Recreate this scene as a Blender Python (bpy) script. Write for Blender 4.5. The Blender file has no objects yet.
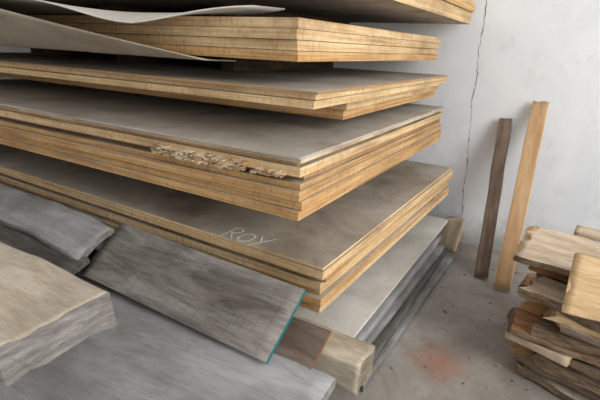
import bpy, bmesh, math, random
from mathutils import Vector, Matrix, noise
scene = bpy.context.scene
R = random.Random(7)

# ---------------------------------------------------------------- materials
def new_mat(name):
    m = bpy.data.materials.new(name); m.use_nodes = True
    nt = m.node_tree; b = nt.nodes['Principled BSDF']
    b.inputs['Roughness'].default_value = 0.8
    b.inputs['Specular IOR Level'].default_value = 0.25
    return m, nt, b
def ramp(nt, fac, stops):
    r = nt.nodes.new('ShaderNodeValToRGB')
    e = r.color_ramp.elements
    while len(e) < len(stops): e.new(0.5)
    for i, (p, c) in enumerate(stops):
        e[i].position = p; e[i].color = (*c, 1)
    nt.links.new(fac, r.inputs[0]); return r.outputs[0]
def noise_n(nt, scale, detail=4, rough=0.6, vec=(1, 1, 1), off=0.0, dist=0.0):
    tc = nt.nodes.new('ShaderNodeTexCoord'); mp = nt.nodes.new('ShaderNodeMapping')
    mp.inputs['Scale'].default_value = vec; mp.inputs['Location'].default_value = (off, off * .7, off * .3)
    nt.links.new(tc.outputs['Object'], mp.inputs[0])
    n = nt.nodes.new('ShaderNodeTexNoise')
    n.inputs['Scale'].default_value = scale; n.inputs['Detail'].default_value = detail
    n.inputs['Roughness'].default_value = rough; n.inputs['Distortion'].default_value = dist
    nt.links.new(mp.outputs[0], n.inputs['Vector']); return n.outputs[0]
def mix(nt, fac, a, b, mode='MIX'):
    m = nt.nodes.new('ShaderNodeMix'); m.data_type = 'RGBA'; m.blend_type = mode
    def put(sock, v):
        if isinstance(v, (int, float)): sock.default_value = v
        elif isinstance(v, tuple): sock.default_value = (*v, 1)
        else: nt.links.new(v, sock)
    put(m.inputs[0], fac); put(m.inputs[6], a); put(m.inputs[7], b)
    return m.outputs[2]
def bump(nt, b, h, s=0.3, d=0.01):
    n = nt.nodes.new('ShaderNodeBump'); n.inputs['Strength'].default_value = s; n.inputs['Distance'].default_value = d
    nt.links.new(h, n.inputs['Height']); nt.links.new(n.outputs[0], b.inputs['Normal'])

def wood(name, dark, midc, light, vec=(1.2, 14, 14), scale=3.0, stain=(.12, .09, .07), stain_amt=.4, off=0, bs=.35, fine=.55):
    m, nt, b = new_mat(name)
    g = noise_n(nt, scale, 7, .68, vec, off, .4)
    c = ramp(nt, g, [(.3, dark), (.5, midc), (.68, light)])
    s = noise_n(nt, 3.0, 6, .65, (1, 1.6, 1.6), off + 3)
    sf = ramp(nt, s, [(.42, (0, 0, 0)), (.68, (stain_amt,) * 3)])
    c = mix(nt, sf, c, stain)
    f = noise_n(nt, 16, 5, .75, (vec[0], vec[1] * 1.5, vec[2] * 1.5), off + 7)
    c = mix(nt, fine, c, ramp(nt, f, [(.3, (.40, .37, .35)), (.48, (.95, .95, .95)), (.8, (1.1, 1.1, 1.1))]), 'MULTIPLY')
    nt.links.new(c, b.inputs['Base Color']); bump(nt, b, f, bs, .01)
    return m

def edge_mat(name, dark, midc, light, off=0):
    m, nt, b = new_mat(name)
    g = noise_n(nt, 2.0, 6, .65, (.8, .8, 38), off)
    c = ramp(nt, g, [(.3, dark), (.5, midc), (.7, light)])
    f = noise_n(nt, 14, 4, .75, (4, 4, 1.6), off + 2)
    c = mix(nt, .6, c, ramp(nt, f, [(.32, (.55, .44, .34)), (.50, (1, 1, 1))]), 'MULTIPLY')
    s = noise_n(nt, 1.6, 6, .65, (1, 1, 3), off + 5)
    c = mix(nt, ramp(nt, s, [(.45, (0, 0, 0)), (.70, (.6,) * 3)]), c, (.24, .125, .055))
    nt.links.new(c, b.inputs['Base Color']); bump(nt, b, g, .25, .005)
    return m

def face_mat(name, a, bb, cc, off=0, stain=(.10, .075, .05)):
    m, nt, b = new_mat(name)
    g = noise_n(nt, 2.2, 8, .68, (1, 1, 1), off, .3)
    c = ramp(nt, g, [(.32, a), (.5, bb), (.68, cc)])
    f = noise_n(nt, 60, 3, .7, (1, 1, 1), off)
    c = mix(nt, .35, c, ramp(nt, f, [(.3, (.6, .6, .6)), (.6, (1, 1, 1))]), 'MULTIPLY')
    s = noise_n(nt, 1.4, 6, .6, (1, 1, 1), off + 4, .8)
    c = mix(nt, ramp(nt, s, [(.54, (0, 0, 0)), (.66, (.3,) * 3)]), c, stain)
    nt.links.new(c, b.inputs['Base Color']); bump(nt, b, f, .15, .004)
    return m

M_edge = edge_mat('softwood_edge', (.36, .185, .075), (.63, .38, .165), (.80, .57, .30))
M_edge2 = edge_mat('softwood_edge_pale', (.50, .315, .145), (.77, .55, .30), (.89, .71, .46), 4)
M_edge3 = edge_mat('softwood_edge_dark', (.24, .13, .06), (.46, .27, .13), (.62, .42, .22), 9)
M_bearer = edge_mat('old_bearer', (.03, .022, .016), (.06, .042, .03), (.10, .075, .05), 11)
M_top = face_mat('dusty_panel_face', (.30, .24, .185), (.45, .39, .32), (.55, .495, .425))
M_top2 = face_mat('pale_dusty_panel_face', (.40, .355, .30), (.52, .47, .41), (.62, .585, .53), 5)
M_chip = face_mat('chipboard', (.42, .29, .17), (.66, .52, .35), (.84, .74, .57), 8)
M_white = face_mat('white_hardboard', (.55, .525, .475), (.65, .625, .58), (.73, .71, .67), 2, (.3, .27, .22))
M_thin = face_mat('thin_hardboard_back', (.42, .35, .27), (.52, .45, .36), (.60, .54, .45), 12, (.3, .24, .17))
M_grey = wood('weathered_grey_wood', (.15, .145, .14), (.28, .275, .27), (.40, .40, .40), (1.0, 9, 9), 3, (.10, .085, .07), .5)
M_greyL = wood('weathered_light_grey_wood', (.27, .27, .275), (.37, .375, .385), (.47, .475, .485), (.5, 3.5, 3.5), 2.6, (.17, .155, .145), .6, 3, .2, .45)
M_darkgrey = wood('dark_grey_wood', (.06, .056, .05), (.13, .12, .11), (.2, .19, .18), (1, 9, 9), 3, (.04, .035, .03), .5, 5)
M_pale = wood('pale_sawn_timber', (.46, .35, .24), (.66, .54, .41), (.78, .68, .56), (1.0, 5, 5), 3, (.28, .20, .13), .45, 2)
M_beam = wood('pale_beam_face', (.46, .37, .28), (.63, .54, .44), (.73, .65, .56), (1.0, 6, 6), 2.5, (.32, .26, .20), .5, 21, .3, .55)
M_yel = wood('yellow_sawn_timber', (.54, .36, .18), (.72, .52, .30), (.84, .66, .43), (1.0, 8, 8), 3, (.34, .2, .1), .35, 4)
M_tan = wood('tan_timber', (.44, .27, .14), (.56, .36, .20), (.64, .445, .27), (1.0, 8, 8), 3, (.3, .18, .09), .3, 6, .2, .35)
M_brown = wood('dark_brown_timber', (.10, .07, .055), (.19, .14, .11), (.28, .215, .17), (1.0, 8, 8), 3, (.06, .05, .04), .4, 8)
M_red = wood('reddish_timber', (.22, .10, .05), (.37, .195, .10), (.50, .30, .17), (1.0, 8, 8), 3, (.12, .07, .04), .4, 9)
M_bark = wood('rough_bark_edge', (.10, .07, .05), (.25, .18, .12), (.44, .33, .23), (2, 8, 8), 5, (.06, .045, .03), .7, 11, .7)
M_endgrey = wood('rough_grey_end', (.20, .185, .17), (.34, .32, .30), (.48, .46, .435), (1.5, 1.5, 9), 5, (.12, .11, .09), .5, 12, .8)
M_block = wood('weathered_cream_block', (.38, .30, .22), (.56, .48, .37), (.68, .61, .50), (1, 8, 8), 4, (.16, .13, .09), .7, 14)
M_blockend = wood('dark_block_end', (.22, .18, .14), (.38, .32, .26), (.5, .44, .37), (2, 2, 12), 5, (.1, .08, .06), .6, 15, .6)
def flat(name, c, r=.6):
    m, nt, b = new_mat(name)
    f = noise_n(nt, 30, 3)
    nt.links.new(mix(nt, .5, c, ramp(nt, f, [(.3, (.6,) * 3), (.6, (1,) * 3)]), 'MULTIPLY'), b.inputs['Base Color'])
    b.inputs['Roughness'].default_value = r; return m
M_teal = flat('teal_paint', (.015, .17, .18))
M_orange = flat('orange_primer', (.28, .10, .045))
M_chalk = flat('chalk', (.95, .95, .92), .95)
M_crack = flat('crack_dark', (.27, .27, .28), .95)

# saw-marked grey panel
M_saw, nt, b = new_mat('saw_marked_grey_board')
g = noise_n(nt, 2.2, 7, .68, (1.0, 5, 5), 1, .5)
c = ramp(nt, g, [(.32, (.085, .073, .062)), (.47, (.19, .174, .155)), (.64, (.31, .29, .265))])
tc = nt.nodes.new('ShaderNodeTexCoord'); w = nt.nodes.new('ShaderNodeTexWave')
w.inputs['Scale'].default_value = 5.5; w.inputs['Distortion'].default_value = .8; w.inputs['Detail'].default_value = 2
nt.links.new(tc.outputs['Object'], w.inputs['Vector'])
wl = ramp(nt, w.outputs['Fac'], [(.0, (.28,) * 3), (.06, (0,) * 3)])
wl = mix(nt, 1.0, wl, ramp(nt, noise_n(nt, 5, 4, .7, (1, 1.5, 1), 6), [(.46, (0,) * 3), (.6, (1,) * 3)]), 'MULTIPLY')
c = mix(nt, wl, c, (.06, .052, .045))
f = noise_n(nt, 10, 4, .65, (.5, 7, 7), 3, .3)
c = mix(nt, .6, c, ramp(nt, f, [(.3, (.45,) * 3), (.5, (1,) * 3)]), 'MULTIPLY')
nt.links.new(c, b.inputs['Base Color']); bump(nt, b, f, .2)

# ---------------------------------------------------------------- room
m_floor, nt, b = new_mat('dirty_concrete')
g = noise_n(nt, 1.6, 9, .68, (1, 1, 1), 2, .5)
c = ramp(nt, g, [(.3, (.20, .18, .16)), (.5, (.31, .29, .265)), (.7, (.42, .40, .375))])
f = noise_n(nt, 35, 6, .75)
c = mix(nt, .35, c, ramp(nt, f, [(.3, (.55,) * 3), (.55, (1,) * 3)]), 'MULTIPLY')
f2 = noise_n(nt, 4, 8, .72, (1, 1, 1), 9, .6)
c = mix(nt, ramp(nt, f2, [(.52, (0,) * 3), (.72, (.55,) * 3)]), c, (.16, .135, .11))
tc = nt.nodes.new('ShaderNodeTexCoord'); vm = nt.nodes.new('ShaderNodeVectorMath'); vm.operation = 'DISTANCE'
vm.inputs[1].default_value = (-.33, 2.17, 0)
nt.links.new(tc.outputs['Object'], vm.inputs[0])
ma = nt.nodes.new('ShaderNodeMath'); ma.operation = 'MULTIPLY_ADD'; ma.inputs[1].default_value = .35
nt.links.new(noise_n(nt, 12, 4), ma.inputs[0]); nt.links.new(vm.outputs['Value'], ma.inputs[2])
c = mix(nt, ramp(nt, ma.outputs[0], [(.18, (.6,) * 3), (.38, (0,) * 3)]), c, (.38, .15, .09))
nt.links.new(c, b.inputs['Base Color']); bump(nt, b, f, .2, .005); b.inputs['Roughness'].default_value = .55

m_wall, nt, b = new_mat('whitewashed_plaster')
g = noise_n(nt, 1.2, 7, .6, (1, 1, .7), 5, .4)
c = ramp(nt, g, [(.3, (.70, .74, .80)), (.5, (.80, .835, .885)), (.7, (.86, .89, .93))])
f = noise_n(nt, 4, 8, .75, (1, 1, .6), 8)
c = mix(nt, ramp(nt, f, [(.55, (0,) * 3), (.66, (.4,) * 3)]), c, (.60, .61, .63))
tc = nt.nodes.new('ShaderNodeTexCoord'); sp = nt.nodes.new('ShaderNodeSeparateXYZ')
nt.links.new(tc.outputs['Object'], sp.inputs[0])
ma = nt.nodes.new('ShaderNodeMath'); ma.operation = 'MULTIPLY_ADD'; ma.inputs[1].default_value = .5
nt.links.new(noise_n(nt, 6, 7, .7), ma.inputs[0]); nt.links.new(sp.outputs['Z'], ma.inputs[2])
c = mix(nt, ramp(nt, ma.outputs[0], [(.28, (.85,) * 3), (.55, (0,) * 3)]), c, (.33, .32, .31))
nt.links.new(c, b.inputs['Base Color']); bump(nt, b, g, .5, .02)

def obj_from_bm(name, bm, mats, parent=None):
    me = bpy.data.meshes.new(name); bm.to_mesh(me); bm.free()
    o = bpy.data.objects.new(name, me); scene.collection.objects.link(o)
    for m in mats: me.materials.append(m)
    if parent: o.parent = parent
    return o
def box(bm, x0, x1, y0, y1, z0, z1, mi=0, mtop=None, rot=0.0, piv=None, dz=(0, 0, 0, 0)):
    pts = [(x0, y0), (x1, y0), (x1, y1), (x0, y1)]
    if rot:
        px, py = piv or ((x0 + x1) / 2, (y0 + y1) / 2); cs, sn = math.cos(rot), math.sin(rot)
        pts = [(px + (x - px) * cs - (y - py) * sn, py + (x - px) * sn + (y - py) * cs) for x, y in pts]
    lo = [bm.verts.new((x, y, z0 + d)) for (x, y), d in zip(pts, dz)]
    hi = [bm.verts.new((x, y, z1 + d)) for (x, y), d in zip(pts, dz)]
    fs = [bm.faces.new(hi), bm.faces.new(lo[::-1])]
    for f in fs: f.material_index = mi if mtop is None else mtop
    for i in range(4):
        j = (i + 1) % 4
        bm.faces.new([lo[i], lo[j], hi[j], hi[i]]).material_index = mi

bm = bmesh.new(); box(bm, -5.2, 3.5, -2.0, 3.95, -.1, 0); obj_from_bm('floor', bm, [m_floor])
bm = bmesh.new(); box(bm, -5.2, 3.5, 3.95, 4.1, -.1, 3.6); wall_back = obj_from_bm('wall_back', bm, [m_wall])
bm = bmesh.new(); box(bm, -5.35, -5.2, -2.0, 4.1, -.1, 3.6); obj_from_bm('shade_wall_left', bm, [m_wall])  # unseen wall on the left, added to darken that side of the stacks

pts = [(-.70, 2.02), (-.69, 1.8), (-.70, 1.6), (-.675, 1.4), (-.69, 1.25), (-.67, 1.08), (-.665, .9), (-.64, .7), (-.645, .5), (-.62, .3), (-.63, .15), (-.62, .04)]
bm = bmesh.new(); fine = []
for i in range(len(pts) - 1):
    for k in range(8):
        t = k / 8; fine.append((pts[i][0] * (1 - t) + pts[i + 1][0] * t + R.uniform(-.006, .006), pts[i][1] * (1 - t) + pts[i + 1][1] * t))
prev = None
for x, z in fine:
    wd = R.uniform(.0006, .005)
    a = bm.verts.new((x - wd, 3.949, z)); c2 = bm.verts.new((x + wd, 3.949, z))
    if prev: bm.faces.new([prev[0], prev[1], c2, a])
    prev = (a, c2)
obj_from_bm('crack', bm, [M_crack], wall_back)

# ---------------------------------------------------------------- sheet stacks
SM = [M_edge, M_top, M_edge2, M_edge3, M_chip, M_top2, M_darkgrey, M_bearer]
def stack(name, x1, y0, y1, layers, z0, x0=-4.6, bearers=None, rot=0.0, bev=.0016):
    bm = bmesh.new(); z = z0
    for ly in layers:
        t, dx, dy, mi, mt = ly[:5]
        dxl = R.uniform(-.15, .1)
        yy1 = y1 + R.uniform(-.03, .0)
        jx = R.uniform(-.007, .007); jy = R.uniform(-.008, .008)
        box(bm, x0 + dxl, x1 + dx + jx, y0 + dy + jy, yy1, z + .0007, z + t - .0007, mi, mt, rot + R.uniform(-.004, .004), (x1, y0))
        z += t
    if bearers:
        zb, xs, ya, yb = bearers
        for x in xs: box(bm, x - .05, x + .05, y0 + ya, y1 - yb, zb, z0 + .001, 7, 7)
    o = obj_from_bm(name, bm, SM)
    md = o.modifiers.new('bevel', 'BEVEL'); md.width = bev; md.segments = 2; md.limit_method = 'ANGLE'
    return o, z
r = R.uniform
L = [(.042, -.01, .03, 2, 1), (.042, -.004, .0, 0, 1), (.028, -.03, .04, 2, 1), (.042, -.012, .02, 2, 1), (.028, -.002, .035, 0, 1), (.042, 0, .0, 2, 1), (.016, .0, .005, 2, 1)]
st1, z = stack('timber_panel_stack', -.775, 1.57, 3.82, L, .45, bearers=(.301, (-1.5, -2.6, -3.8), .55, .2), rot=-.02)
L = [(.042, -.004, .0, 0, 1), (.042, .004, .012, 0, 1), (.042, 0, .004, 0, 1), (.028, -.012, .02, 0, 1),
     (.030, -.025, .07, 3, 1), (.042, .002, .01, 2, 1), (.012, -.03, .03, 3, 1), (.022, -.006, .018, 4, 1), (.012, .012, -.005, 5, 5)]
st2, z = stack('timber_panel_stack', -.868, 1.495, 3.78, L, .914, bearers=(.693, (-1.95, -2.9, -4.0), .75, .1))
L = [(.05, -.07, .44, 0, 1), (.05, -.055, .43, 2, 1), (.034, 0, .0, 2, 1), (.026, -.012, .012, 2, 1), (.012, .012, -.01, 3, 5)]
st3, z = stack('timber_panel_stack', -.88, 1.62, 3.80, L, 1.258, bearers=(1.187, (-1.9, -2.9, -4.0), .75, .1))
L = [(.042, .0, .0, 0, 1), (.042, -.006, .01, 2, 1), (.042, .003, .004, 2, 1), (.042, -.003, .0, 2, 1)]
st4, z = stack('timber_panel_stack', -.975, 1.615, 3.80, L, 1.538, bearers=(1.431, (-1.9, -2.9, -4.0), .7, .1))
L = [(.042, .0, .0, 2, 1), (.042, -.006, .01, 2, 1), (.042, .003, .004, 0, 1), (.042, -.003, .0, 2, 1), (.042, -.003, .0, 2, 1), (.042, 0, 0, 2, 1)]
st5, z = stack('timber_panel_stack', -.76, 1.6, 3.86, L, 1.81, bearers=(1.707, (-1.8, -2.9, -4.0), .6, .1))

bm = bmesh.new()
box(bm, -4.4, -.665, 1.66, 3.62, .278, .30, 0, 0)
for x in (-1.25, -2.4, -3.6): box(bm, x - .05, x + .05, 1.7, 3.55, 0, .279, 1, 1)
low = obj_from_bm('white_faced_panel', bm, [M_white, M_brown])

# ---------------------------------------------------------------- loft planks
def plank(name, L, W, T, mats, c, xd=(1, 0, 0), yd=(0, 1, 0), seed=0, edge=.0, rough=.0, warp=None, n=14, bev=.12, parent=None, end_jag=0.0, side_mi=0, taper=None, smooth=True, rf=13):
    """c = centre of the top face. mats: [top, cap(, side)]"""
    bm = bmesh.new(); rb = min(T, W) * bev
    ny = 6 if W < .3 else 16
    prof = []
    for i in range(ny + 1): prof.append((-W / 2 + rb + (W - 2 * rb) * i / ny, 0))
    prof.append((W / 2 - rb * .3, -rb * .3)); prof.append((W / 2, -rb))
    nz = 1 if T < .1 else 5
    for q in range(1, nz + 1): prof.append((W / 2, -rb - (T - 2 * rb) * q / (nz + 1)))
    prof.append((W / 2, -T + rb)); prof.append((W / 2 - rb * .3, -T + rb * .3))
    for i in range(ny + 1): prof.append((W / 2 - rb - (W - 2 * rb) * i / ny, -T))
    prof.append((-W / 2 + rb * .3, -T + rb * .3)); prof.append((-W / 2, -T + rb))
    for q in range(nz, 0, -1): prof.append((-W / 2, -rb - (T - 2 * rb) * q / (nz + 1)))
    prof.append((-W / 2, -rb)); prof.append((-W / 2 + rb * .3, -rb * .3))
    rings = []
    for s in range(n + 1):
        u = s / n; x = -L / 2 + L * u; ring = []
        el = noise.noise(Vector((u * L * 4, seed * 3.1, 0))) * edge; er = noise.noise(Vector((u * L * 4, seed * 3.1 + 9, 0))) * edge
        for (y, z) in prof:
            v = y / (W / 2)
            yy = y + (er if v > 0 else el) * abs(v)
            if taper: yy *= taper(u)
            zz = z + (warp(u, v) if warp else 0)
            xx = x
            if s in (0, n) and end_jag: xx += noise.noise(Vector((y * 14, z * 14, seed + s))) * end_jag
            p = Vector((xx, yy, zz))
            if rough:
                q2 = Vector((p.x * .35, p.y, p.z))
                nv = noise.noise_vector(q2 * rf + Vector((seed * 5, 0, 0))) * rough; p += nv
            ring.append(bm.verts.new(p))
        rings.append(ring)
    m = len(prof)
    for s in range(n):
        for i in range(m):
            j = (i + 1) % m
            f = bm.faces.new([rings[s][i], rings[s][j], rings[s + 1][j], rings[s + 1][i]])
            f.smooth = smooth
            top = i < ny
            f.material_index = 0 if top else (2 if len(mats) > 2 else 0)
    f = bm.faces.new(rings[0]); f.material_index = 1
    f = bm.faces.new(rings[-1][::-1]); f.material_index = 1
    bmesh.ops.recalc_face_normals(bm, faces=bm.faces)
    o = obj_from_bm(name, bm, mats, parent)
    X = Vector(xd).normalized(); Y = Vector(yd); Y = (Y - X * Y.dot(X)).normalized(); Z = X.cross(Y)
    mt = Matrix.Identity(4)
    for i in range(3): mt[i][0] = X[i]; mt[i][1] = Y[i]; mt[i][2] = Z[i]; mt[i][3] = c[i]
    o.matrix_world = mt
    return o

# broken, splintered chipboard edge sticking out of the second stack
bm = bmesh.new()
R2 = random.Random(3)
def splinters(x0, x1, n, zc, dz, yf, ym):
    for i in range(n):
        x = R2.uniform(x0, x1); l = R2.uniform(.012, .045); h = R2.uniform(.005, .012)
        z = zc + R2.uniform(-dz, dz)
        k = .4 + .6 * (.5 + noise.noise(Vector((x * 14, 1, 0))))
        y = yf + (ym - yf) * R2.random() * k
        box(bm, x - l / 2, x + l / 2, y, 1.56, z - h / 2, z + h / 2, R2.choice([0, 0, 0, 1]), None, R2.uniform(-.35, .35), None,
            (R2.uniform(-.006, .006), R2.uniform(-.006, .006), 0, 0))
splinters(-1.68, -1.14, 260, 1.102, .021, 1.500, 1.445)
splinters(-1.10, -.95, 30, 1.098, .010, 1.50, 1.475)
obj_from_bm('broken_chipboard_edge', bm, [M_chip, M_edge3], st2)

# chalk letters (hand drawn, uneven)
bm = bmesh.new(); sc = [0]; R3 = random.Random(11)
def stroke(a, b2, w=.0046):
    a = Vector(a); b2 = Vector(b2); n = 3
    for i in range(n):
        if R3.random() < .10: continue
        sc[0] += 1
        p = a.lerp(b2, i / n); q = a.lerp(b2, (i + 1) / n); d = (q - p).normalized()
        ww = w * R3.uniform(.55, 1.15); nrm = Vector((-d.y, d.x)) * ww
        p = p + nrm * R3.uniform(-.4, .4); q = q + nrm * R3.uniform(-.4, .4)
        vs = [p + nrm - d * ww, p - nrm - d * ww, q - nrm + d * ww, q + nrm + d * ww]
        bm.faces.new([bm.verts.new((v.x, v.y, .001 + .00003 * sc[0])) for v in vs][::-1])
def arc(cx, cy, rx, ry, a0, a1, n):
    for i in range(n):
        p = math.radians(a0 + (a1 - a0) * i / n); q = math.radians(a0 + (a1 - a0) * (i + 1) / n)
        stroke((cx + rx * math.cos(p), cy + ry * math.sin(p)), (cx + rx * math.cos(q), cy + ry * math.sin(q)))
stroke((.004, -.004), (-.004, .125)); stroke((-.006, .12), (.026, .127)); arc(.022, .095, .032, .032, 90, -90, 5); stroke((.022, .063), (0, .060)); stroke((.014, .065), (.064, .004))
arc(.118, .055, .038, .052, 20, 375, 9)
stroke((.168, .118), (.203, .062)); stroke((.244, .128), (.178, -.012))
ch = obj_from_bm('chalk_writing', bm, [M_chalk], st1); ch.location = (-1.36, 1.595, .690); ch.rotation_euler = (0, 0, -.05)

def grid_sheet(name, fn, nu, nv, th, mats):
    bm = bmesh.new(); vs = [[bm.verts.new(fn(i / nu, j / nv)) for j in range(nv + 1)] for i in range(nu + 1)]
    for i in range(nu):
        for j in range(nv):
            f = bm.faces.new([vs[i][j], vs[i + 1][j], vs[i + 1][j + 1], vs[i][j + 1]]); f.smooth = True
    o = obj_from_bm(name, bm, mats)
    md = o.modifiers.new('solid', 'SOLIDIFY'); md.thickness = th; md.offset = 0
    return o
def sheetB(u, v):
    x = -1.36 - 3.0 * u; yb = 1.72; yn = 1.62 - .50 * min(1, u * 3.0) ** .8
    y = yb + (yn - yb) * v
    k = max(0, 1.615 - y)
    return (x - .1 * v, y, 1.522 + .32 * k + .12 * k * k * 2)
grid_sheet('thin_hardboard_sheet', sheetB, 40, 10, .005, [M_thin])
def sheetA(u, v):
    x = -1.12 - 3.1 * u; yb = 1.75; yn = 1.60 - .50 * min(1, u * 2.6) ** .7
    y = yb + (yn - yb) * v; k = max(0, 1.6 - y)
    dip = -.16 * math.exp(-((u - .14) / .10) ** 2) * min(1, k * 4)
    return (x - .06 * v, y, 1.716 + .09 * k + dip * .5 + .03 * math.exp(-u * 20))
grid_sheet('thin_hardboard_sheet', sheetA, 50, 10, .005, [M_white])

# ---------------------------------------------------------------- heap in the foreground
plank('saw_marked_board', 1.16, .33, .020, [M_saw, M_teal, M_grey], (-1.372, 1.325, .556), (1.0, -.02, -.012), (0, .26, .185), seed=1, n=20, bev=.08)
plank('brown_board_offcut', .60, .19, .016, [M_brown, M_orange, M_brown], (-.955, 1.355, .462), (1, .02, -.02), (0, .25, .12), seed=2, rough=.001, n=10, smooth=False)
plank('timber_block', 1.0, .17, .145, [M_block, M_blockend, M_block], (-1.0, 1.49, .425), (1, 0.0, -.03), (0, 1, .0), seed=4, rough=.003, edge=.008, n=40, end_jag=.015, bev=.05, rf=22)
plank('rough_sawn_beam', 1.9, .37, .125, [M_beam, M_endgrey, M_endgrey], (-2.15, .66, .80), (1, .0, -.01), (0, 1, 0), seed=6, rough=.006, edge=.012, n=80, end_jag=.035, bev=.07, rf=18)
plank('wide_grey_slab', 2.7, 1.02, .05, [M_greyL, M_grey, M_grey], (-1.88, .73, .42), (1, .045, -.02), (0, 1, .06), seed=8, rough=.004, edge=.04, n=40, bev=.25,
      warp=lambda u, v: -.02 * v * v + .015 * math.sin(u * 9), rf=5)
plank('warped_grey_slab', 1.85, .25, .035, [M_greyL, M_grey, M_grey], (-2.87, 1.31, .645), (1, .0, -.045), (0, .2, .07), seed=9, rough=.004, edge=.03, n=40, bev=.3,
      warp=lambda u, v: .014 * math.sin(u * 8 + 1) + .02 * (1 - v * v) - .05 * max(0, u - .8) * 3 * (1 - v) * .5, rf=6)
plank('weathered_plank', 2.0, .20, .035, [M_darkgrey, M_darkgrey], (-2.92, 1.13, .55), (1, .01, -.03), (0, .2, .07), seed=10, rough=.003, n=20)
sup = bpy.data.objects.new('weathered_plank_pile', None); scene.collection.objects.link(sup)
k = 0
for z in (.07, .14, .21, .28):
    for y in (.40, .69, .98, 1.26):
        k += 1
        plank('support_plank_%d' % k, r(2.4, 2.8), .24, .068, [M_grey if k % 2 else M_darkgrey, M_darkgrey], (-2.15 + r(-.08, .08), y + r(-.01, .01), z), (1, r(-.015, .015), 0), seed=20 + k, rough=.003, edge=.01, n=16, parent=sup)
for x in (-3.0, -2.3, -1.6):
    plank('support_cross_%d' % int(-x * 10), .5, .10, .06, [M_darkgrey, M_darkgrey], (x, 1.12, .345), (0, 1, 0), (-1, 0, 0), seed=5, parent=sup)

fp = bpy.data.objects.new('grey_plank_stack', None); scene.collection.objects.link(fp)
for i, (x, y, z, w, l, a, m) in enumerate([(-.67, 2.60, .05, .20, 1.75, .02, M_grey), (-.69, 2.6, .10, .17, 1.8, -.01, M_darkgrey), (-.72, 2.55, .15, .16, 1.75, .015, M_grey), (-.74, 2.6, .20, .14, 1.8, .0, M_greyL), (-.76, 2.6, .25, .12, 1.8, .0, M_grey)]):
    plank('grey_plank_%d' % i, l, w, .045, [m, M_darkgrey, m], (x, y, z), (a, 1, 0), (-1, 0, 0), seed=40 + i, rough=.0015, edge=.006, n=12, parent=fp)
plank('timber_offcut', .28, .15, .06, [M_pale, M_block], (-.65, 3.72, .143), (.08, .25, .9), (-1, .2, 0), seed=47, rough=.006, n=8, end_jag=.04)

# ---------------------------------------------------------------- planks leaning on the wall
def lean(name, foot, top, W, T, mats, seed, **kw):
    f = Vector(foot); t = Vector(top); d = t - f
    plank(name, d.length, W, T, mats, (f + t) / 2, tuple(d), (-1, 0, 0), seed=seed, rough=.002, **kw)
lean('dark_leaning_plank', (-.31, 3.31, .02), (-.405, 3.90, 1.13), .095, .035, [M_brown, M_brown, M_brown], 60, edge=.006, n=20)
lean('tan_leaning_plank', (-.15, 3.20, .02), (-.185, 3.90, 1.28), .11, .03, [M_tan, M_tan, M_yel], 61, edge=.004, n=20, end_jag=.03)

# ---------------------------------------------------------------- scrap wood pile
pile = bpy.data.objects.new('scrap_wood_pile', None); scene.collection.objects.link(pile)
mats_c = [M_pale, M_tan, M_brown, M_red, M_bark, M_block, M_yel]
z = 0; i = 0
while z < .50:
    t = r(.035, .065); z += t
    for row, y in enumerate((2.32, 2.60, 2.85)):
        i += 1
        m = mats_c[(i * 5 + row) % 7]; a = r(-.55, .0)
        lft = .04 + r(-.07, .14); l = r(.7, .95)
        plank('plank_%d' % i, l, r(.18, .27), t * r(.7, .96), [m, R.choice([M_tan, M_brown, M_red, M_bark, M_pale]), R.choice([M_bark, M_brown, M_red, M_bark, m])], (lft + l / 2, y - .05 - a * .1 + r(-.04, .04), z),
              (1, a, r(-.04, .04)), (0, 1, r(-.14, .14)), seed=70 + i, rough=.007, edge=.035, n=50, end_jag=.09, parent=pile, bev=.15, rf=26, smooth=False)
plank('plank_top_a', .85, .42, .032, [M_pale, M_yel, M_bark], (.37, 2.52, .652), (1, -.12, -.01), (0, 1, .12), seed=101, rough=.006, edge=.07, n=40, end_jag=.08, parent=pile)
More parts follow.
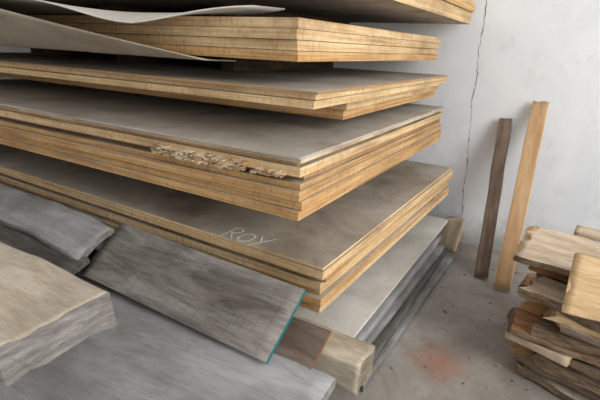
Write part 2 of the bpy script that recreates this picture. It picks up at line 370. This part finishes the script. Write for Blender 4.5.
plank('plank_top_b', .70, .30, .028, [M_yel, M_yel, M_bark], (.515, 2.23, .63), (1, -.04, .0), (0, .7, .80), seed=102, rough=.004, edge=.03, n=20, end_jag=.02, parent=pile)
plank('plank_top_c', .5, .10, .03, [M_pale, M_pale, M_pale], (.42, 2.8, .70), (1, -.1, .0), (0, 1, .1), seed=103, rough=.003, n=20, parent=pile)
plank('plank_stick', .30, .10, .04, [M_pale, M_yel, M_pale], (.11, 2.26, .265), (1, -.35, .02), seed=104, rough=.002, n=10, parent=pile)

bm = bmesh.new()
for i in range(90):
    x = r(-.6, .1); y = r(1.6, 3.9) if i % 3 else r(3.5, 3.9); s = r(.003, .009)
    box(bm, x, x + s * r(1, 3), y, y + s, 0, s * .5, R.choice([0, 1, 2, 2]), None, r(0, 3))
obj_from_bm('floor_debris', bm, [M_block, M_darkgrey, M_bark])

# ---------------------------------------------------------------- light
w = bpy.data.worlds.new('world'); scene.world = w; w.use_nodes = True
bg = w.node_tree.nodes['Background']; bg.inputs[0].default_value = (1, .98, .945, 1); bg.inputs[1].default_value = .64
def area(name, loc, tgt, size, e, col):
    l = bpy.data.lights.new(name, 'AREA'); l.size = size; l.energy = e; l.color = col
    o = bpy.data.objects.new(name, l); scene.collection.objects.link(o); o.location = loc
    o.rotation_euler = (Vector(tgt) - Vector(loc)).to_track_quat('-Z', 'Y').to_euler()
area('daylight_opening', (3.4, .9, 2.6), (-.8, 2.2, .8), 2.6, 195, (1, .98, .94))

# ---------------------------------------------------------------- camera
cam = bpy.data.cameras.new('camera'); co = bpy.data.objects.new('camera', cam); scene.collection.objects.link(co)
cam.lens = 27; cam.sensor_width = 36; cam.clip_start = .02
Z = Vector((.471, -.820, .3235)).normalized(); X = Vector((.859, .510, .042)); X = (X - Z * X.dot(Z)).normalized(); Y = Z.cross(X)
mt = Matrix.Identity(4)
for i in range(3): mt[i][0] = X[i]; mt[i][1] = Y[i]; mt[i][2] = Z[i]
mt[2][3] = 1.6
co.matrix_world = mt
scene.camera = co
scene.view_settings.view_transform = 'Standard'
